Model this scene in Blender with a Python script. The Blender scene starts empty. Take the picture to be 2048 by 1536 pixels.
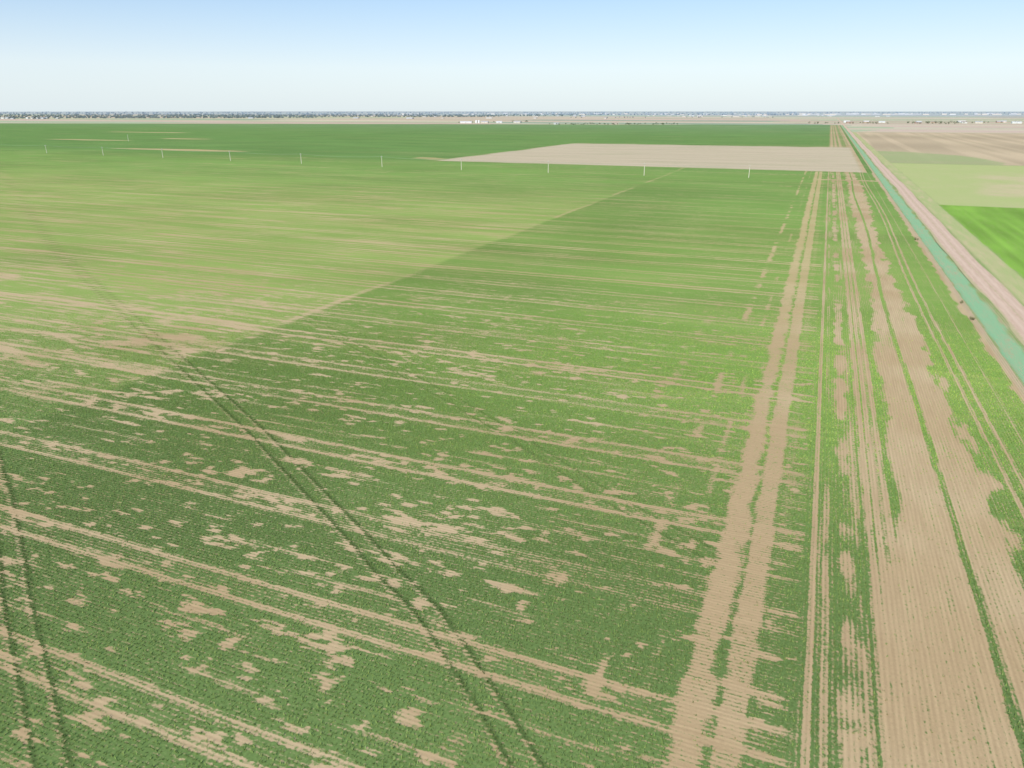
import bpy, math, random
import numpy as np
from mathutils import Vector
random.seed(4); rng=np.random.default_rng(11)
scene=bpy.context.scene
H=40.0
# ------------------------------------------------------------------ noise
TAB=rng.random((512,512)).astype(np.float32)
def vn(x,y,sx,sy,seed=0):
    u=x/sx+seed*17.31; v=y/sy+seed*7.77
    iu=np.floor(u).astype(np.int64); iv=np.floor(v).astype(np.int64)
    fu=u-iu; fv=v-iv
    fu=fu*fu*(3-2*fu); fv=fv*fv*(3-2*fv)
    a=TAB[iu&511,iv&511]; b=TAB[(iu+1)&511,iv&511]
    c=TAB[iu&511,(iv+1)&511]; d=TAB[(iu+1)&511,(iv+1)&511]
    return (a*(1-fu)+b*fu)*(1-fv)+(c*(1-fu)+d*fu)*fv
def fbm(x,y,sx,sy,seed=0,o=3):
    s=0;a=1;t=0
    for i in range(o):
        s=s+a*vn(x,y,sx/2**i,sy/2**i,seed+i*3.1); t+=a; a*=.55
    return s/t
def ss(a,b,x):
    t=np.clip((x-a)/(b-a),0,1); return t*t*(3-2*t)
def band(d,w,s):      # 1 inside |d|<w, soft edge s
    return 1-ss(w,w+s,np.abs(d))
def lerp(a,b,t):
    return a*(1-t[...,None])+b*t[...,None]
C=lambda r,g,b: np.array([r,g,b],dtype=np.float32)
# diagonal sprayer tracks (metres)
TRACKS=[[(-900,590),(-215,155),(-69.3,72),(-46.3,57.6),(-25.8,44.7),(-17,37.6),(0,22)],
        [(-96,120),(-34.7,82.4),(-17.6,70.3),(-5,62.8)],
        [(-120,68),(-78.8,44.3),(-60.1,32.9),(-42.6,22.7),(-20,9)]]
TW=[1.1,.5,1.1]
def dist_path(X,Y,pts):
    best=np.full(X.shape,1e9); 
    for (ax,ay),(bx,by) in zip(pts[:-1],pts[1:]):
        L=math.hypot(bx-ax,by-ay); ux,uy=(bx-ax)/L,(by-ay)/L
        t=np.clip((X-ax)*ux+(Y-ay)*uy,0,L)
        d=np.hypot(X-ax-t*ux,Y-ay-t*uy); s=np.sign((X-ax)*uy-(Y-ay)*ux)
        m=d<np.abs(best); best=np.where(m,d*s,best)
    return best
def field(X,Y):
    """returns cover, crop colour, soil colour, headland flag for positions on the ground"""
    far_edge=2550+.28*X
    head=ss(2.5,4.0,X+(vn(X,Y,5,9,3)-.5)*.6)
    west=1-ss(-97.5,-94.5,X+(vn(X,Y,9,9,9)-.5)*1.5)
    # ---- main wheat
    cov=np.full(X.shape,.92)+ (fbm(X,Y,30,14,1)-.5)*.25
    wob=(vn(X,Y,70,35,4)-.5)*1.1
    q=(Y-28.4-wob)/13.5; k=np.round(q); dY=(q-k)*13.5
    amp=.34+.80*fbm(X,k*31.7,22,1,5)+.15*np.sin(k*2.4)
    amp=amp*(1-ss(2.0,7.5,X+(vn(X,Y,3,3,2)-.5)*5)*.75)
    amp=amp*(1-.55*ss(180,420,Y))
    edge=(fbm(X,Y,1.3,.5,6)-.5)*1.1
    tr=np.maximum(band(np.abs(dY)-1.35+edge*.35,.06+.2*edge,.55),0)
    cov=cov-tr*np.clip(amp,0,1.0)*.85
    cov=cov-band(dY,1.2,.6)*.14*(1-tr)
    # fainter seeding lines between the passes
    for (off,sd,th) in ((21.3,8,.44),(23.6,88,.50),(18.9,89,.50)):
        q2=(Y-off-wob)/13.5; k2=np.round(q2); d2=(q2-k2)*13.5
        cov=cov-band(d2+edge*.6,.05,.4)*ss(th,th+.22,fbm(X,k2*17.3,13,1,sd))*.5*(1-head)
    # thin streaks along the drill rows
    reg=ss(.3,.7,fbm(X,Y,110,45,12)); 
    st=ss(.57,.74,fbm(X,Y,22,1.1,13,3)); st2=ss(.6,.85,vn(X,Y,60,2.0,14))
    mid=ss(55,105,Y)*(1-ss(260,400,Y))
    cov=cov-(st*(.20+.50*west+.16*reg)+st2*(.06+.30*west))*(.25+.75*mid)*(1-head)*.60
    # bare patches : small clumps strung along the drill rows
    near=1-ss(80,200,Y)
    string=ss(.48,.72,fbm(X,Y,30,2.6,20,2))
    pt=fbm(X,Y,2.0,.75,21,3); pt2=fbm(X,Y,3.4,1.2,27,3)
    cov=cov-ss(.68-.12*(string-.3),.79-.12*(string-.3),pt)*.9*(.15+.85*near)*(1-head)
    cov=cov-ss(.69,.80,pt2)*.85*near*(1-head)
    pw=fbm(X,Y,6.5,1.1,24,3)
    cov=cov-ss(.54,.70,pw)*.60*west*np.exp(-((Y-95)/38)**2)
    # north-south marks in the open field
    rag=(fbm(X,Y,1.1,1.6,32)-.5)*2.2
    cov=cov-band(X+10.6+rag*.5,.1,.8)*ss(.44,.60,fbm(X*.01,Y,1,8,31)+rag*.06)*.75
    cov=cov-band(X+17.5+rag,.1,1.2)*ss(.55,.68,fbm(X*.01,Y,1,6,35)+rag*.05)*.55*near
    cov=cov-band(X+7.0+rag*.3,.05,.5)*ss(.5,.68,fbm(X*.01,Y,1,9,37))*.45
    e1=(fbm(X,Y,1.2,3.0,34)-.5)
    s1=.55+.9*(fbm(X*.02,Y,1,16,35)-.1)
    cov=cov-band(X+3.45+e1*1.5,.65,.8)*np.clip(s1,0,1)*.92
    cov=cov-band(X+1.25+e1*.6,.30,.4)*.72-band(X+.25+e1*.6,.30,.4)*.72
    cov=cov-band(X-1.2,.25,.6)*.15
    # headland (rows north-south)
    hc=np.full(X.shape,.82)+(fbm(X,Y,1.8,16,40)-.5)*.9
    def sub(c,xc,w,s,a,e=.4,sd=41,ln=None):
        m=band(X-xc+e1*e,w,s)*a
        if ln is not None: m=m*ss(.38,.58,fbm(X*.02+xc,Y,1,ln,sd))
        return c-m
    hc=sub(hc,4.15,.10,.25,.8,.2); hc=sub(hc,5.2,.12,.3,.5,.3,42,10)
    hc=sub(hc,7.0,.4,.6,.8,1.4,43,7); hc=sub(hc,8.1,.15,.25,.5,.4,44,15)
    for xx in (9.3,10.25,11.2): hc=sub(hc,xx,.2,.3,.8,.4)
    gl=17.1+.55*np.sin(Y/38.)+.35*(vn(X*0,Y,1,14,50)-.5)
    le=12.3+2.2*ss(70,210,Y)-3.2*(1-ss(45,85,Y))+ (fbm(X,Y,1.6,5,51,4)-.5)*4.0
    re=21.0+(fbm(X,Y,1.6,6,52,4)-.5)*5.0+1.0*np.sin(Y/55.)
    bare=ss(le-.7,le+.8,X)*(1-ss(re-.7,re+.6,X))
    gr=band(X-gl+e1*.3,.25,.3)
    hc=hc-bare*(.78+.60*(fbm(X,Y,.5,9,54)-.3))*(1-gr*.75)
    hc=hc+ bare*gr*.35
    w2=1.1*np.sin(Y/47.+.5)*.6
    hc=np.where(X>re+.4,np.maximum(hc,.88),hc)
    for xx in (24.1,25.6): hc=hc-band(X-xx-w2+e1*.4,.10,.3)*.75
    hc=hc-band(X-28.6,.1,.3)*.35
    hc=hc-ss(31.2,32.3,X+(vn(X,Y,2,3,53)-.5)*1.2)*1.2
    cov=cov*(1-head)+hc*head
    # diagonal sprayer tracks : lush dark rut beside a thin line
    dark=np.zeros(X.shape)
    for i,p in enumerate(TRACKS):
        d=dist_path(X,Y,p)+(vn(X,Y,6,6,60+i)-.5)*.3
        m=(X<3)
        for o in (-.95,.95):
            dark=np.maximum(dark,band(d-o,.09,.2)*m*TW[i])
            cov=np.where(m,cov-band(d-o-.33,.05,.18)*.45*TW[i],cov)
        cov=np.where(m,cov+band(np.abs(d)-.95,.08,.2)*.38*TW[i],cov)
    # boundary line of the old section + north end of the near field
    cov=cov-band(X+96+(vn(X,Y,6,20,62)-.5)*1.5,.4,.8)*.4*ss(.3,.6,vn(X*0,Y,1,22,63))
    cov=cov-band(Y-508+e1,2.5,3)*(X>-3)*.7
    # ---- north part
    north=ss(574,580,Y)
    ncov=.97+(fbm(X,Y,160,30,70)-.5)*.12
    ncov=ncov-ss(.66,.85,vn(X,Y,120,9,71))*.2
    ncov=ncov-((X>3)&(X<29))*(.3+.8*ss(.4,.6,vn(X,Y*0,2.4,1,72)))*.8
    cov=cov*(1-north)+ncov*north
    # western bare scrapes
    for (cx,cy,rx,ry) in ((-655,640,95,14),(-1010,815,90,13),(-905,900,60,12),(-300,592,22,5),(-330,610,18,9),(-1500,900,150,14),(-1250,1150,120,12)):
        rr=((X-cx)/rx)**2+((Y-cy)/ry)**2+(fbm(X,Y,14,5,75)-.5)*1.6
        cov=cov-(1-ss(.7,1.05,rr))*1.1
    # ---- colours
    g_near=C(.138,.212,.066); g_mid=C(.200,.322,.070); g_n=C(.135,.252,.064); yel=C(.35,.39,.12)
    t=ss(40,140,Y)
    crop=lerp(np.broadcast_to(g_near,X.shape+(3,)),g_mid,t)  # hot mid-field illumination painted in as a lighter yellow-green
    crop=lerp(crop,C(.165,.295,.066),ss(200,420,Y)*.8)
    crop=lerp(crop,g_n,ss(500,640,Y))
    crop=lerp(crop,C(.165,.275,.11),ss(1100,2300,Y))  # distance haze painted into the crop colour as a paler green
    crop=lerp(crop,yel,np.clip(west*.36*ss(50,120,Y)*(1-ss(280,480,Y))+ .18*st*mid+.10*st2*mid,0,1))
    crop=crop*(1-.15*ss(-97,-95,X)*(1-ss(-70,-35,X))*(1-ss(350,480,Y)))[...,None]
    crop=lerp(crop,yel,np.clip(head*.15*(1-ss(22,24,X))*ss(80,200,Y),0,1))
    crop=crop*(.82+.36*fbm(X,Y,55,22,80))[...,None]
    crop=crop*(1-.38*dark)[...,None]
    soil=np.broadcast_to(C(.50,.36,.205),X.shape+(3,)).copy()
    soil=lerp(soil,C(.57,.43,.26),ss(.35,.7,fbm(X,Y,20,20,82)))
    soil=lerp(soil,C(.54,.46,.20),np.clip(ss(90,260,Y)*.5*(1-head),0,1))
    # ---- tan stubble plot
    jx=(fbm(X,Y,30,30,90)-.5)*10
    plot=ss(-311,-305,X+jx*.6)*(1-ss(24,28,X))*ss(577,581,Y)*(1-ss(960,1000,Y+jx*2-.04*X))
    tan=C(.62,.51,.36)
    cov=cov*(1-plot)+plot*(.05+.16*ss(.5,.75,fbm(X,Y,60,14,91)))
    soil=lerp(soil,tan,plot); soil=soil*(1-.08*plot*ss(.4,.7,fbm(X,Y,90,5,92)))[...,None]
    # ---- beyond the road (east)
    east=ss(32.0,32.6,X)
    eg=C(.205,.375,.055)
    ec=np.broadcast_to(C(.25,.33,.12),X.shape+(3,)).copy(); es=np.broadcast_to(C(.54,.41,.27),X.shape+(3,)).copy()
    ecov=np.full(X.shape,.75)+(fbm(X,Y,2.5,8,100)-.5)*.9
    # ditch grass
    dit=ss(33.3,34.1,X+(vn(X,Y,2,5,101)-.5)*.8)*(1-ss(37.2,38.1,X+(vn(X,Y,2,5,106)-.5)*1.1))
    ec=lerp(ec,C(.26,.46,.26),dit); ecov=np.where(dit>.5,.85+(fbm(X,Y,1.5,6,102)-.5)*.8,ecov)
    ecov=np.where(X<33.4,.1+(fbm(X,Y,1,3,103)-.4)*.6,ecov)
    ver=ss(44.5,45.5,X)*(1-ss(50.5,51.3,X))
    ec=lerp(ec,C(.38,.44,.18),ver); es=lerp(es,C(.60,.50,.30),ver)
    ecov=ecov*(1-ver)+ver*(.6+(fbm(X,Y,1.6,12,104)-.5)*.9)
    fe=ss(50.6,51.6,X+(vn(X,Y,3,6,105)-.5)*.8)
    f1=fe*(1-ss(386,390,Y+(vn(X,Y,9,4,1)-.5)*3))
    ec=lerp(ec,eg*1.0,f1); ec=ec*(1+f1*.30*(fbm(X,Y,2.2,60,113)-.5)*2)[...,None]; ec=ec*(1+f1*.25*(fbm(X,Y,30,30,114)-.5)*2)[...,None]; ecov=ecov*(1-f1)+f1*.95
    f2=fe*ss(386,390,Y)*(1-ss(690,700,Y))
    ec=lerp(ec,C(.42,.47,.19),f2); es=lerp(es,C(.60,.51,.31),f2)
    bp=ss(75,105,X+(fbm(X,Y,25,30,107)-.5)*40-.10*(Y-440))*ss(425,450,Y)*(1-ss(560,640,Y+(fbm(X,Y,40,20,108)-.5)*60))
    ecov=ecov*(1-f2)+f2*(.84-.6*bp+(fbm(X,Y,9,14,109)-.5)*.5)
    f3=fe*ss(695,702,Y)
    arc=1-ss(118,128,np.hypot((X-48)*1.4,(Y-735)*.75)+(fbm(X,Y,20,20,110)-.5)*14)
    ec=lerp(ec,C(.34,.39,.18),f3); es=lerp(es,C(.60,.465,.31),f3)
    es=es*(1-.14*f3*ss(.4,.65,vn(X,Y,9,500,111)))[...,None]
    es=es*(1+.08*f3*np.sin(np.clip(Y,0,4000)/60.))[...,None]
    ecov=ecov*(1-f3)+f3*(.06+.62*arc+.15*ss(.5,.8,fbm(X,Y,70,60,112)))
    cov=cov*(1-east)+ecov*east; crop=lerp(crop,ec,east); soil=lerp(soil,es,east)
    head=np.maximum(head,east)
    # ---- patchwork country beyond
    fe2=np.where(X>45,1700+0*X,far_edge)
    beyond=ss(-15,15,Y-fe2-(vn(X,Y,80,80,120)-.5)*20)
    PAL=np.array([(.56,.46,.33),(.48,.47,.31),(.60,.51,.38),(.55,.43,.33),(.42,.46,.30),(.57,.50,.37),(.31,.38,.27),(.58,.44,.36)],dtype=np.float32)
    ci=np.floor((X+(vn(X*0,Y,1,900,2)-.5)*900)/1150).astype(int); cj=np.floor(np.log(np.maximum(Y,100)/1500)/.085).astype(int)
    hsh=(TAB[(ci*7+31)&511,(cj*13+5)&511]*7.999).astype(int)
    pc=PAL[hsh]
    pc=pc*(.92+.16*vn(X,Y,300,120,121))[...,None]
    haze_t=ss(4200,9000,Y); pc=lerp(pc,C(.40,.46,.49),haze_t*.8)  # haze painted on: remote fields blend to bluish grey with distance
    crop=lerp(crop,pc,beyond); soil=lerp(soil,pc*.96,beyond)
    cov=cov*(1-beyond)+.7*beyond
    return np.clip(cov,0,1),crop,soil,np.clip(head,0,1)
# ------------------------------------------------------------------ node helpers
def mat(name):
    m=bpy.data.materials.new(name); m.use_nodes=True
    nt=m.node_tree; b=nt.nodes["Principled BSDF"]; b.inputs["Roughness"].default_value=.9
    b.inputs["Specular IOR Level"].default_value=.15
    return m,nt,b
def N(nt,t,**k):
    n=nt.nodes.new(t)
    for a,v in k.items(): setattr(n,a,v)
    return n
def M(nt,op,a,b=None,c=None,clamp=False):
    n=nt.nodes.new("ShaderNodeMath"); n.operation=op; n.use_clamp=clamp
    for i,v in enumerate((a,b,c)):
        if v is None: continue
        if hasattr(v,"links") or hasattr(v,"is_output"): nt.links.new(v,n.inputs[i])
        else: n.inputs[i].default_value=v
    return n.outputs[0]
def MIX(nt,f,a,b,mode='MIX'):
    n=nt.nodes.new("ShaderNodeMix"); n.data_type='RGBA'; n.blend_type=mode
    for i,v in ((0,f),(6,a),(7,b)):
        if hasattr(v,"is_output"): nt.links.new(v,n.inputs[i])
        elif i==0: n.inputs[0].default_value=v
        else: n.inputs[i].default_value=(*v,1)
    return n.outputs[2]
def noise(nt,vec,scale,detail=3,rough=.6):
    n=N(nt,"ShaderNodeTexNoise"); n.inputs["Scale"].default_value=scale; n.inputs["Detail"].default_value=detail
    n.inputs["Roughness"].default_value=rough; nt.links.new(vec,n.inputs["Vector"]); return n.outputs["Fac"]
def scaled(nt,P,s):
    mp=N(nt,"ShaderNodeMapping"); mp.inputs["Scale"].default_value=s; nt.links.new(P,mp.inputs[0]); return mp.outputs[0]
def simple(name,col,var=.15,scale=1.0,rough=.85):
    m,nt,b=mat(name); tc=N(nt,"ShaderNodeTexCoord"); f=noise(nt,tc.outputs["Object"],scale)
    c=MIX(nt,f,tuple(x*(1-var) for x in col),tuple(min(1,x*(1+var)) for x in col))
    nt.links.new(c,b.inputs["Base Color"]); b.inputs["Roughness"].default_value=rough; return m
# ------------------------------------------------------------------ ground sheet
def grow(s0,start,end,step,r,cap=3000):
    out=[start]; s=s0
    while abs(out[-1]-start)<abs(end-start):
        out.append(out[-1]+s*step); s=min(s*r,cap)
    return out
xs=list(np.arange(-16,40,.25))
xl=list(np.arange(-16.4,-70,-.4)); xl+=grow(.4,-70.4,-42000,-1,1.021)
xr=grow(.3,40,30000,1,1.032)
xs=np.array(sorted(set([round(v,4) for v in xs+xl+xr])))
ys=list(np.arange(-60,14,3.0)); y=14.0
while y<60000:
    ys.append(y); y+=max(.2,min(2500,1.05e-5*y*y))
ys=np.array(ys)
nx,ny=len(xs),len(ys); print("grid",nx,ny)
GX,GY=np.meshgrid(xs,ys)
cov,crop,soil,head=field(GX,GY)
def relief(X,Y): return (vn(X,Y,14,14,200)-.5)*.12*(1-ss(28,32,X))
Z=-.45*band(GX-36,1.2,1.7)+relief(GX,GY)
co=np.stack([GX,GY,Z],-1).reshape(-1,3).astype(np.float32)
def mesh_from(name,co,faces,k):
    me=bpy.data.meshes.new(name); n=len(faces)
    me.vertices.add(len(co)); me.vertices.foreach_set("co",co.astype(np.float32).ravel())
    me.loops.add(n*k); me.loops.foreach_set("vertex_index",faces.astype(np.int32).ravel())
    me.polygons.add(n); me.polygons.foreach_set("loop_start",np.arange(0,n*k,k,dtype=np.int32))
    me.update(calc_edges=True); return me
i=np.arange(nx*ny).reshape(ny,nx)
faces=np.stack([i[:-1,:-1],i[:-1,1:],i[1:,1:],i[1:,:-1]],-1).reshape(-1,4)
me=mesh_from("ground",co,faces,4)
me.polygons.foreach_set("use_smooth",np.ones(len(faces),bool))
def addcol(me,name,arr):
    a=me.attributes.new(name,'FLOAT_COLOR','POINT'); r=np.ones((len(arr),4),np.float32); r[:,:3]=arr
    a.data.foreach_set("color",r.ravel())
def addf(me,name,arr):
    a=me.attributes.new(name,'FLOAT','POINT'); a.data.foreach_set("value",arr.astype(np.float32).ravel())
addcol(me,"crop",crop.reshape(-1,3)); addcol(me,"soil",soil.reshape(-1,3)); addf(me,"cover",cov); addf(me,"headland",head)
ground=bpy.data.objects.new("ground",me); scene.collection.objects.link(ground)
m,nt,b=mat("farmland"); 
A=lambda n:(lambda x:(setattr(x,"attribute_name",n),x)[1])(N(nt,"ShaderNodeAttribute"))
tc=N(nt,"ShaderNodeTexCoord"); P=tc.outputs["Object"]
sep=N(nt,"ShaderNodeSeparateXYZ"); nt.links.new(P,sep.inputs[0])
cv=A("cover").outputs["Fac"]; hd=A("headland").outputs["Fac"]; cc=A("crop").outputs["Color"]; sc=A("soil").outputs["Color"]
n1=noise(nt,P,3.0,4,.7); n2=noise(nt,P,.12,2,.5)
jit=M(nt,'MULTIPLY',M(nt,'SUBTRACT',n2,.5),.2)
rowy=M(nt,'SINE',M(nt,'MULTIPLY',M(nt,'ADD',sep.outputs[1],jit),2*math.pi/.38))
rowx=M(nt,'SINE',M(nt,'MULTIPLY',M(nt,'ADD',sep.outputs[0],jit),2*math.pi/.38))
inv=M(nt,'SUBTRACT',1.0,hd)
row=M(nt,'ADD',M(nt,'MULTIPLY',rowy,inv),M(nt,'MULTIPLY',rowx,hd))
sx=noise(nt,scaled(nt,P,(.25,3.2,1)),1.0,3,.6); sy=noise(nt,scaled(nt,P,(3.2,.12,1)),1.0,3,.6)
strk=M(nt,'ADD',M(nt,'MULTIPLY',sx,inv),M(nt,'MULTIPLY',sy,hd))
thr=M(nt,'ADD',M(nt,'MULTIPLY',M(nt,'SUBTRACT',n1,.5),2.6),M(nt,'MULTIPLY',row,-.2))
thr=M(nt,'ADD',thr,M(nt,'MULTIPLY',M(nt,'SUBTRACT',strk,.5),1.2))
mk=M(nt,'ADD',M(nt,'MULTIPLY',M(nt,'SUBTRACT',M(nt,'ADD',cv,thr),.5),2.2),.5,clamp=True)
sv=MIX(nt,1.0,sc,MIX(nt,n1,(.76,.76,.76),(1.16,1.16,1.16)),'MULTIPLY')
sv=MIX(nt,1.0,sv,MIX(nt,strk,(.72,.70,.66),(1.20,1.20,1.20)),'MULTIPLY')
rs=M(nt,'ADD',M(nt,'MULTIPLY',row,.04),1.0); rc=N(nt,"ShaderNodeCombineColor")
for q in range(3): nt.links.new(rs,rc.inputs[q])
sv=MIX(nt,1.0,sv,rc.outputs[0],'MULTIPLY')
n3=noise(nt,P,4.5,3,.7)
gv=MIX(nt,1.0,cc,MIX(nt,n3,(.45,.50,.45),(1.55,1.50,1.5)),'MULTIPLY')
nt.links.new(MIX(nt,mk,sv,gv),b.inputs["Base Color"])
bp_=N(nt,"ShaderNodeBump"); bp_.inputs["Strength"].default_value=.35; bp_.inputs["Distance"].default_value=.05
nt.links.new(M(nt,'ADD',M(nt,'MULTIPLY',row,.06),M(nt,'ADD',n3,M(nt,'MULTIPLY',mk,.6))),bp_.inputs["Height"])
nt.links.new(bp_.outputs[0],b.inputs["Normal"]); b.inputs["Specular IOR Level"].default_value=.05
me.materials.append(m)
# ------------------------------------------------------------------ wheat crop, real blades in drill rows
def in_view(X,Y,mar=6):
    a=math.radians(22.24); L=X*math.cos(a)+Y*math.sin(a); D=-X*math.sin(a)+Y*math.cos(a)
    return (D>24)&(np.abs(L)<D*.79+mar)&(D<175),D
pts=[]
RS=.38
for hz in (0,1):
    if hz==0:
        rows_=np.arange(14,190,RS); al=np.arange(-150,4.0,.2)
        AA,RR=np.meshgrid(al,rows_); X=AA; Y=RR
    else:
        rows_=np.arange(2.5,32,RS); al=np.arange(14,190,.2)
        AA,RR=np.meshgrid(al,rows_); X=RR; Y=AA
    if hz==0: X=X+rng.uniform(-.12,.12,X.shape); Y=Y+rng.normal(0,.03,Y.shape)
    else: Y=Y+rng.uniform(-.12,.12,X.shape); X=X+rng.normal(0,.03,Y.shape)
    X=X.ravel(); Y=Y.ravel()
    v,D=in_view(X,Y); X,Y,D=X[v],Y[v],D[v]
    fade=1-ss(80,165,D); k=rng.random(X.shape)<fade; X,Y=X[k],Y[k]
    c,cr,_,h=field(X,Y)
    k=(h>.5) if hz else (h<=.5)
    t=(fbm(X,Y,.9,.5,300)-.5)*2.2
    k&= rng.random(X.shape)<np.clip((c+t*.6-.32)*1.5,0.03,.92)
    pts.append((X[k],Y[k],c[k],cr[k]))
X=np.concatenate([p[0] for p in pts]); Y=np.concatenate([p[1] for p in pts]); cr=np.concatenate([p[3] for p in pts]); c=np.concatenate([p[2] for p in pts])
print("tufts",len(X))
nb=4; tv=np.repeat(.55+.9*rng.random(len(X)),nb); X=np.repeat(X,nb); Y=np.repeat(Y,nb); cr=np.repeat(cr,nb,0); c=np.repeat(c,nb); n=len(X)
ang=rng.random(n)*2*np.pi; Lh=(.09+.14*rng.random(n))*(.6+.5*c)*tv; lean=.04+.11*rng.random(n); w=.020+.020*rng.random(n)
X=X+rng.normal(0,.035,n); Y=Y+rng.normal(0,.035,n)
zb=relief(X,Y)-.01
cx,sy_=np.cos(ang),np.sin(ang); pa=ang+np.pi/2+rng.normal(0,.5,n)
p0=np.stack([X-np.cos(pa)*w,Y-np.sin(pa)*w,zb],-1); p1=np.stack([X+np.cos(pa)*w,Y+np.sin(pa)*w,zb],-1)
p2=np.stack([X+cx*lean+np.cos(pa)*w*.3,Y+sy_*lean+np.sin(pa)*w*.3,zb+Lh],-1)
co=np.stack([p0,p1,p2],1).reshape(-1,3)
me=mesh_from("wheat_crop",co,np.arange(n*3).reshape(-1,3),3)
var=(tv*(.8+.4*rng.random(n)))[:,None]*np.stack([.95+.35*rng.random(n),np.ones(n),.85+.2*rng.random(n)],-1)
addcol(me,"leaf",np.repeat(cr*var*1.25,3,0))
m,nt,b=mat("wheat_leaf"); a=N(nt,"ShaderNodeAttribute"); a.attribute_name="leaf"
nt.links.new(a.outputs["Color"],b.inputs["Base Color"]); b.inputs["Roughness"].default_value=.6
tr_=N(nt,"ShaderNodeBsdfTranslucent"); nt.links.new(a.outputs["Color"],tr_.inputs[0]); mx=N(nt,"ShaderNodeMixShader"); mx.inputs[0].default_value=.25
nt.links.new(b.outputs[0],mx.inputs[1]); nt.links.new(tr_.outputs[0],mx.inputs[2]); nt.links.new(mx.outputs[0],nt.nodes["Material Output"].inputs[0])
me.materials.append(m)
ob=bpy.data.objects.new("wheat_crop",me); scene.collection.objects.link(ob)
# ------------------------------------------------------------------ dirt road
yy=[-60.];
while yy[-1]<5200: yy.append(yy[-1]+max(1.0,yy[-1]*.012))
yy=np.array(yy); prof=[(-3.4,-.12),(-3.0,.03),(-1.9,.10),(-1.3,.07),(0,.13),(1.3,.07),(1.9,.10),(3.0,.03),(3.4,-.12)]
rc_=[]
for v in yy:
    o=.25*math.sin(v/60)+.2*math.sin(v/23)
    for (px,pz) in prof: rc_.append((41.6+o+px*(1+.06*math.sin(v/9+px)),v,pz))
co=np.array(rc_); k=len(prof); i=np.arange(len(co)).reshape(-1,k)
fa=np.stack([i[:-1,:-1],i[:-1,1:],i[1:,1:],i[1:,:-1]],-1).reshape(-1,4)
me=mesh_from("dirt_road",co,fa,4)
acr=np.tile(np.array([p[0] for p in prof]),len(yy)); addf(me,"across",acr)
m,nt,b=mat("road_dirt"); a=N(nt,"ShaderNodeAttribute"); a.attribute_name="across"
tc=N(nt,"ShaderNodeTexCoord"); P=tc.outputs["Object"]
f=noise(nt,scaled(nt,P,(1.2,.12,1)),1.5,4); f2=noise(nt,P,1.1,4)
base=MIX(nt,f,(.46,.31,.22),(.72,.54,.41))
ab=M(nt,'ABSOLUTE',a.outputs["Fac"])
wt=M(nt,'SUBTRACT',1.0,M(nt,'MULTIPLY',M(nt,'ABSOLUTE',M(nt,'SUBTRACT',ab,1.3)),1.6),clamp=True)
base=MIX(nt,M(nt,'MULTIPLY',wt,.5),base,(.70,.54,.42))
eg=M(nt,'MULTIPLY',M(nt,'SUBTRACT',M(nt,'ADD',ab,M(nt,'MULTIPLY',f2,1.6)),3.3),2.0,clamp=True)
base=MIX(nt,M(nt,'MULTIPLY',eg,.6),base,(.40,.40,.18))
ce=M(nt,'MULTIPLY',M(nt,'SUBTRACT',M(nt,'SUBTRACT',M(nt,'MULTIPLY',f2,1.6),ab),.45),2.0,clamp=True)
base=MIX(nt,M(nt,'MULTIPLY',ce,.5),base,(.40,.38,.18))
nt.links.new(base,b.inputs["Base Color"]); me.materials.append(m)
for p in me.polygons: p.use_smooth=True
ob=bpy.data.objects.new("dirt_road",me); scene.collection.objects.link(ob)
# ------------------------------------------------------------------ primitives
class MB:
    def __init__(s): s.v=[];s.f=[];s.m=[]
    def add(s,vs,fs,mi=0):
        o=len(s.v); s.v+=[tuple(v) for v in vs]; s.f+=[tuple(a+o for a in f) for f in fs]; s.m+=[mi]*len(fs)
    def box(s,x0,x1,y0,y1,z0,z1,mi=0):
        s.add([(x0,y0,z0),(x1,y0,z0),(x1,y1,z0),(x0,y1,z0),(x0,y0,z1),(x1,y0,z1),(x1,y1,z1),(x0,y1,z1)],
              [(0,3,2,1),(4,5,6,7),(0,1,5,4),(1,2,6,5),(2,3,7,6),(3,0,4,7)],mi)
    def tube(s,p0,p1,r0,r1,n=8,mi=0):
        p0=Vector(p0);p1=Vector(p1);d=(p1-p0).normalized();u=d.orthogonal().normalized();w=d.cross(u)
        vs=[];
        for p,r in((p0,r0),(p1,r1)):
            for k in range(n):
                a=2*math.pi*k/n; vs.append(p+u*math.cos(a)*r+w*math.sin(a)*r)
        fs=[(k,(k+1)%n,n+(k+1)%n,n+k) for k in range(n)]+[tuple(range(n))[::-1],tuple(range(n,2*n))]
        s.add(vs,fs,mi)
    def obj(s,name,mats,parent=None,loc=(0,0,0),rot=0):
        me=bpy.data.meshes.new(name); me.from_pydata(s.v,[],s.f); me.update()
        for q in mats: me.materials.append(q)
        me.polygons.foreach_set("material_index",s.m)
        o=bpy.data.objects.new(name,me); scene.collection.objects.link(o); o.location=loc; o.rotation_euler[2]=rot
        if parent: o.parent=parent
        return o
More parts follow.
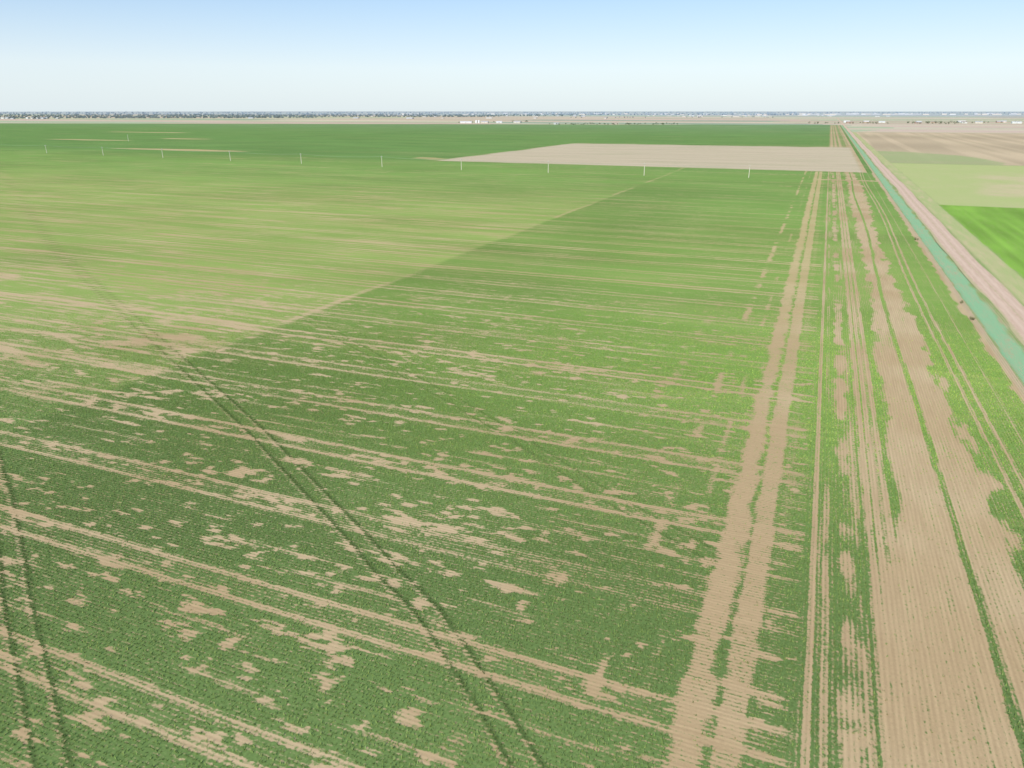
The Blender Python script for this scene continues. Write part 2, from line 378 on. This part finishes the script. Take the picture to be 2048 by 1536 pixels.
# ------------------------------------------------------------------ utility poles + wires
wood=simple("pole_wood",(.62,.58,.48),.2,3); ins=simple("insulator",(.6,.6,.62),.1,3,.4)
steel=simple("wire_metal",(.35,.35,.36),.1,1,.5)
PP=[(32,512),(-43,505),(-108.6,496),(-175,494),(-242,495),(-311,499),(-391,506),(-471,514),(-556,522),(-640,530),(-728,538),(-830,547),(-935,556)]
for (px,py) in PP[1:]:
    q=MB(); q.tube((0,0,-1),(0,0,8.0),.22,.15,10,0)
    q.box(-.08,.08,-1.2,1.2,7.2,7.36,0)
    q.tube((.1,-.7,6.6),(.1,-.1,6.2),.03,.03,5,0); q.tube((.1,.7,6.6),(.1,.1,6.2),.03,.03,5,0)
    for k in(-1.05,-.5,1.05): q.tube((0,k,7.36),(0,k,7.6),.05,.07,7,1)
    q.obj("utility_pole",[wood,ins],loc=(px,py,0),rot=random.uniform(-.05,.05))
for (px,py) in ((-905,794),(-1180,800),(-1460,812)):
    q=MB(); q.tube((0,0,-1),(0,0,9),.25,.18,10,0); q.box(-.08,.08,-1.2,1.2,8.2,8.36,0)
    for k in(-1.05,.5,1.05): q.tube((0,k,8.36),(0,k,8.6),.05,.07,7,1)
    q.obj("utility_pole",[wood,ins],loc=(px,py,0))
q=MB()
for a,b2 in zip(PP[1:-1],PP[2:]):
    for k in(-1.05,-.5,1.05):
        pr=None
        for s in range(9):
            t=s/8; p=(a[0]+(b2[0]-a[0])*t,a[1]+(b2[1]-a[1])*t+k,7.6-1.1*4*t*(1-t))
            if pr: q.tube(pr,p,.012,.012,4)
            pr=p
q.obj("overhead_wires",[steel])
# ------------------------------------------------------------------ vegetation masses
def leafmat(name,c1,c2,s=.3):
    m,nt,b=mat(name); tc=N(nt,"ShaderNodeTexCoord"); f=noise(nt,tc.outputs["Object"],s,3)
    nt.links.new(MIX(nt,f,c1,c2),b.inputs["Base Color"]); return m
def foliage(centers,name,m,leaf=1.2,per=60,trunk=None):
    q=MB()
    for (x,y,z,r,h) in centers:
        if trunk:
            q.tube((x,y,-.2),(x+r*.05,y,z+h*.35),r*.09,r*.05,6,1)
            for _ in range(3):
                a=random.uniform(0,6.28); q.tube((x,y,z+h*.1),(x+math.cos(a)*r*.6,y+math.sin(a)*r*.6,z+h*.6),r*.05,r*.02,5,1)
        lob=[(random.uniform(-.55,.55)*r,random.uniform(-.55,.55)*r,random.uniform(.1,.8)*h,random.uniform(.35,.6)*r) for _ in range(6)]
        for _ in range(per):
            lx,ly,lz,lr=random.choice(lob)
            d=Vector((random.gauss(0,1),random.gauss(0,1),random.gauss(0,1))).normalized()*lr*random.uniform(.5,1.05)
            c=Vector((x+lx,y+ly,z+max(0.0,lz+d.z*.8)))+Vector((d.x,d.y,0))
            u=Vector((random.gauss(0,1),random.gauss(0,1),random.gauss(0,1))).normalized(); w=u.orthogonal().normalized(); s=leaf*random.uniform(.5,1.1)
            q.add([c-u*s*.5,c+w*s*.4,c+u*s*.5,c-w*s*.4],[(0,1,2,3)],0)
    return q.obj(name,[m]+([trunk] if trunk else []))
bark=simple("bark",(.12,.09,.07),.2,2)
lf=leafmat("tree_leaves",(.065,.095,.055),(.13,.17,.09)); lfd=leafmat("distant_haze_leaves",(.15,.20,.21),(.21,.26,.27),.02)  # lfd: bluish leaf colour with distance haze painted in
lfd2=leafmat("far_haze_leaves",(.27,.34,.41),(.34,.41,.47),.01)  # paler and bluer still, the haze is only in this colour
A0=math.radians(22.24)
def pol(D,L): return (L*math.cos(A0)-D*math.sin(A0), L*math.sin(A0)+D*math.cos(A0))
def treeline(name,segs,m,leaf,per,trunk=None):
    cs=[]
    for (D0,D1,L0,L1,n,h) in segs:
        for _ in range(n):
            L=random.uniform(L0,L1); D=D0+(D1-D0)*(L-L0)/(L1-L0)+random.uniform(-.03,.03)*D0
            x,y=pol(D,L); hh=h*random.uniform(.5,1.15); cs.append((x,y,hh*.1,hh*.75,hh*.85))
    return foliage(cs,name,m,leaf,per,trunk)
treeline("farm_tree_row",[(2430,2480,120,520,60,5),(2560,2600,1000,1160,10,8)],lf,1.6,45,bark)
treeline("farm_tree_row",[(2600,2850,1180,1900,55,8),(2500,2500,1370,1420,6,8),(2750,3000,-200,60,14,7)],lf,1.6,45,bark)
treeline("distant_tree_line",[(4400,4800,-3400,-1200,380,12),(5200,5600,-3900,-100,480,14),(6500,6500,-5000,600,480,15),(4800,5200,300,1800,25,7)],lfd,5,40)
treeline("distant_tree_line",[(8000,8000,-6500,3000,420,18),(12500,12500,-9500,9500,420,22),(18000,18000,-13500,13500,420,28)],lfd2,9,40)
shr=leafmat("shrub_leaves",(.16,.15,.08),(.28,.27,.14),2)
for (x,y,r) in ((31.9,275.6,.7),(32.4,184.8,.5),(32.3,169,.6)):
    foliage([(x+random.uniform(-.4,.4),y+random.uniform(-1.2,1.2),0,r*.6,r*1.1) for _ in range(3)],"roadside_shrub",shr,.16,130,bark)
# ------------------------------------------------------------------ farm buildings
white=simple("white_metal",(.66,.67,.67),.06,.5,.6); cream=simple("cream_siding",(.60,.55,.48),.08,.5)
brick=simple("brick_wall",(.40,.28,.22),.15,1); rg=simple("grey_roof",(.42,.42,.43),.1,.5); rb=simple("brown_roof",(.32,.26,.22),.15,.5)
rw=simple("pale_roof",(.60,.60,.61),.06,.4,.5); glass=simple("window_glass",(.06,.08,.10),.1,1,.15); doorm=simple("door_paint",(.25,.22,.2),.1,1)
def building(name,D,L,w,d,h,rh,wall,roof,rot=0,shed=False):
    x,y=pol(D,L); e=bpy.data.objects.new(name,None); scene.collection.objects.link(e); e.location=(x,y,0); e.rotation_euler[2]=rot
    q=MB(); a,b_=w/2,d/2
    q.add([(-a,-b_,0),(a,-b_,0),(a,b_,0),(-a,b_,0),(-a,-b_,h),(a,-b_,h),(a,b_,h),(-a,b_,h),(-a,0,h+rh),(a,0,h+rh)],
          [(0,1,5,4),(2,3,7,6),(1,2,6,9,5),(3,0,4,8,7)]); q.obj("walls",[wall],e)
    q=MB(); o=.5; t=.18
    for s in(-1,1):
        z0=h-rh/b_*o
        vs=[(-a-o,s*(b_+o),z0+.05),(a+o,s*(b_+o),z0+.05),(a+o,0,h+rh+.05),(-a-o,0,h+rh+.05)]
        vs+= [(p[0],p[1],p[2]+t) for p in vs]
        q.add(vs,[(0,1,2,3),(4,7,6,5),(0,4,5,1),(1,5,6,2),(2,6,7,3),(3,7,4,0)])
    q.obj("roof",[roof],e)
    q=MB()
    if shed: q.box(-2.2,2.2,-b_-.05,-b_+.02,0,h*.8)
    else: q.box(-.5,.5,-b_-.05,-b_+.02,0,2.1)
    q.obj("door",[doorm if not shed else rg],e)
    q=MB(); nwin=max(2,int(w/4))
    for k in range(nwin):
        xx=-a+w*(k+.5)/nwin
        if abs(xx)<2.6: continue
        for s in(-1,1): 
            if s<0: q.box(xx-.6,xx+.6,-b_-.04,-b_+.02,1,2.2)
            else: q.box(xx-.6,xx+.6,b_-.02,b_+.04,1,2.2)
    q.obj("windows",[glass],e)
R=random.uniform
for (D,L,w,d,h,rh,wl,rf,sh) in ((2700,-160,40,14,4.2,2,white,rw,1),(2720,-95,24,14,4,2.5,cream,rg,1),(2740,-45,20,12,4,2,white,rw,1),(2760,20,26,12,4,2,cream,rg,1),
    (2450,140,16,10,3,2,white,rg,0),(2480,330,20,10,3,2,cream,rb,0)):
    building("metal_barn" if sh else "farmhouse",D,L,w,d,h,rh,wl,rf,R(-.1,.5),sh)
for k in range(15):
    D=2680+R(-60,260); L=1190+k*52+R(-15,15); wl=random.choice([white,cream,brick,cream]); rf=random.choice([rg,rb,rw])
    sh=random.random()<.3
    building("metal_barn" if sh else "farmhouse",D,L,R(14,24) if not sh else R(20,30),R(9,14),R(3,4),R(2,3),white if sh else wl,rw if sh else rf,R(-.3,.5),sh)
for (D,L) in ((2715,-125),(2718,-116)):
    x,y=pol(D,L); q=MB(); q.tube((0,0,0),(0,0,8),3.5,3.5,20); q.tube((0,0,8),(0,0,10.2),3.6,.4,20); q.obj("grain_silo",[white],loc=(x,y,0))
q=MB()
def gb(x,y,w,d,h,mi):
    a=w/2;b_=d/2;r=h*.4
    q.add([(x-a,y-b_,0),(x+a,y-b_,0),(x+a,y+b_,0),(x-a,y+b_,0),(x-a,y-b_,h),(x+a,y-b_,h),(x+a,y+b_,h),(x-a,y+b_,h)],[(0,1,5,4),(1,2,6,5),(2,3,7,6),(3,0,4,7)],mi)
    q.add([(x-a-.5,y-b_-.5,h),(x+a+.5,y-b_-.5,h),(x+a+.5,y,h+r),(x-a-.5,y,h+r),(x-a-.5,y+b_+.5,h),(x+a+.5,y+b_+.5,h)],[(0,1,2,3),(3,2,5,4)],(mi+1)%3)
for (D0,D1,L0,L1,n,sz) in ((4100,4300,-2900,-2500,14,1.0),(5200,6500,-2600,600,20,.9),(5500,7500,1200,2900,40,1.),(8000,9500,3200,6400,80,2.0),(7500,11000,-1500,3500,60,1.6),(4200,4600,-1500,900,8,.9)):
    for _ in range(n):
        x,y=pol(R(D0,D1),R(L0,L1)); gb(x,y,R(12,45)*sz,R(10,20)*sz,R(3,6)*sz,random.choice([0,1,1,2,2]))
q.obj("distant_town",[simple("town_pale",(.55,.56,.58),.1,.01),simple("town_cream",(.50,.47,.44),.1,.01),simple("town_roof",(.40,.42,.46),.1,.01)])  # town colours paled to stand in for distance haze
# ------------------------------------------------------------------ sky and sun
EL=36; AZ=183.6
w=bpy.data.worlds.new("World"); scene.world=w; w.use_nodes=True; nt=w.node_tree
sk=nt.nodes.new("ShaderNodeTexSky"); sk.sky_type='NISHITA'; sk.sun_disc=False
sk.sun_elevation=math.radians(EL); sk.sun_rotation=math.radians(AZ); sk.altitude=1000; sk.air_density=1.0; sk.dust_density=.3; sk.ozone_density=1.5
bg=nt.nodes["Background"]; bg.inputs[1].default_value=.13
# thin high haze that whitens the lowest few degrees of the sky
tcw=nt.nodes.new("ShaderNodeTexCoord"); sp=nt.nodes.new("ShaderNodeSeparateXYZ"); nt.links.new(tcw.outputs["Generated"],sp.inputs[0])
mr=nt.nodes.new("ShaderNodeMapRange"); mr.inputs[1].default_value=0; mr.inputs[2].default_value=.20; mr.inputs[3].default_value=.93; mr.inputs[4].default_value=.25
nt.links.new(sp.outputs[2],mr.inputs[0])
rp=nt.nodes.new("ShaderNodeValToRGB"); nt.links.new(sp.outputs[2],rp.inputs[0])
e=rp.color_ramp.elements; e[0].position=0; e[0].color=(.73,.83,.88,1); e[1].position=.15; e[1].color=(.42,.66,.98,1)
x1=rp.color_ramp.elements.new(.05); x1.color=(.78,.88,.95,1)
sc_=nt.nodes.new("ShaderNodeVectorMath"); sc_.operation='SCALE'; sc_.inputs[3].default_value=1/.13; nt.links.new(rp.outputs[0],sc_.inputs[0])
o_=MIX(nt,mr.outputs[0],sk.outputs[0],sc_.outputs[0]); nt.links.new(o_,bg.inputs[0])
sl=bpy.data.lights.new("sun",'SUN'); sl.energy=5; sl.angle=math.radians(.5); sl.color=(1,.95,.86)
so=bpy.data.objects.new("sun",sl); scene.collection.objects.link(so); so.rotation_euler=(math.radians(90-EL),0,math.radians(-3.6))
# ------------------------------------------------------------------ camera
cd=bpy.data.cameras.new("camera"); cam=bpy.data.objects.new("camera",cd); scene.collection.objects.link(cam)
cd.sensor_fit='HORIZONTAL'; cd.angle=2*math.atan(1024/1461); cd.clip_start=.5; cd.clip_end=120000
cam.location=(0,0,H); cam.rotation_euler=(math.radians(90-20.5),0,math.radians(22.24)); scene.camera=cam
scene.view_settings.view_transform='Standard'; scene.view_settings.look='None'; scene.view_settings.exposure=0
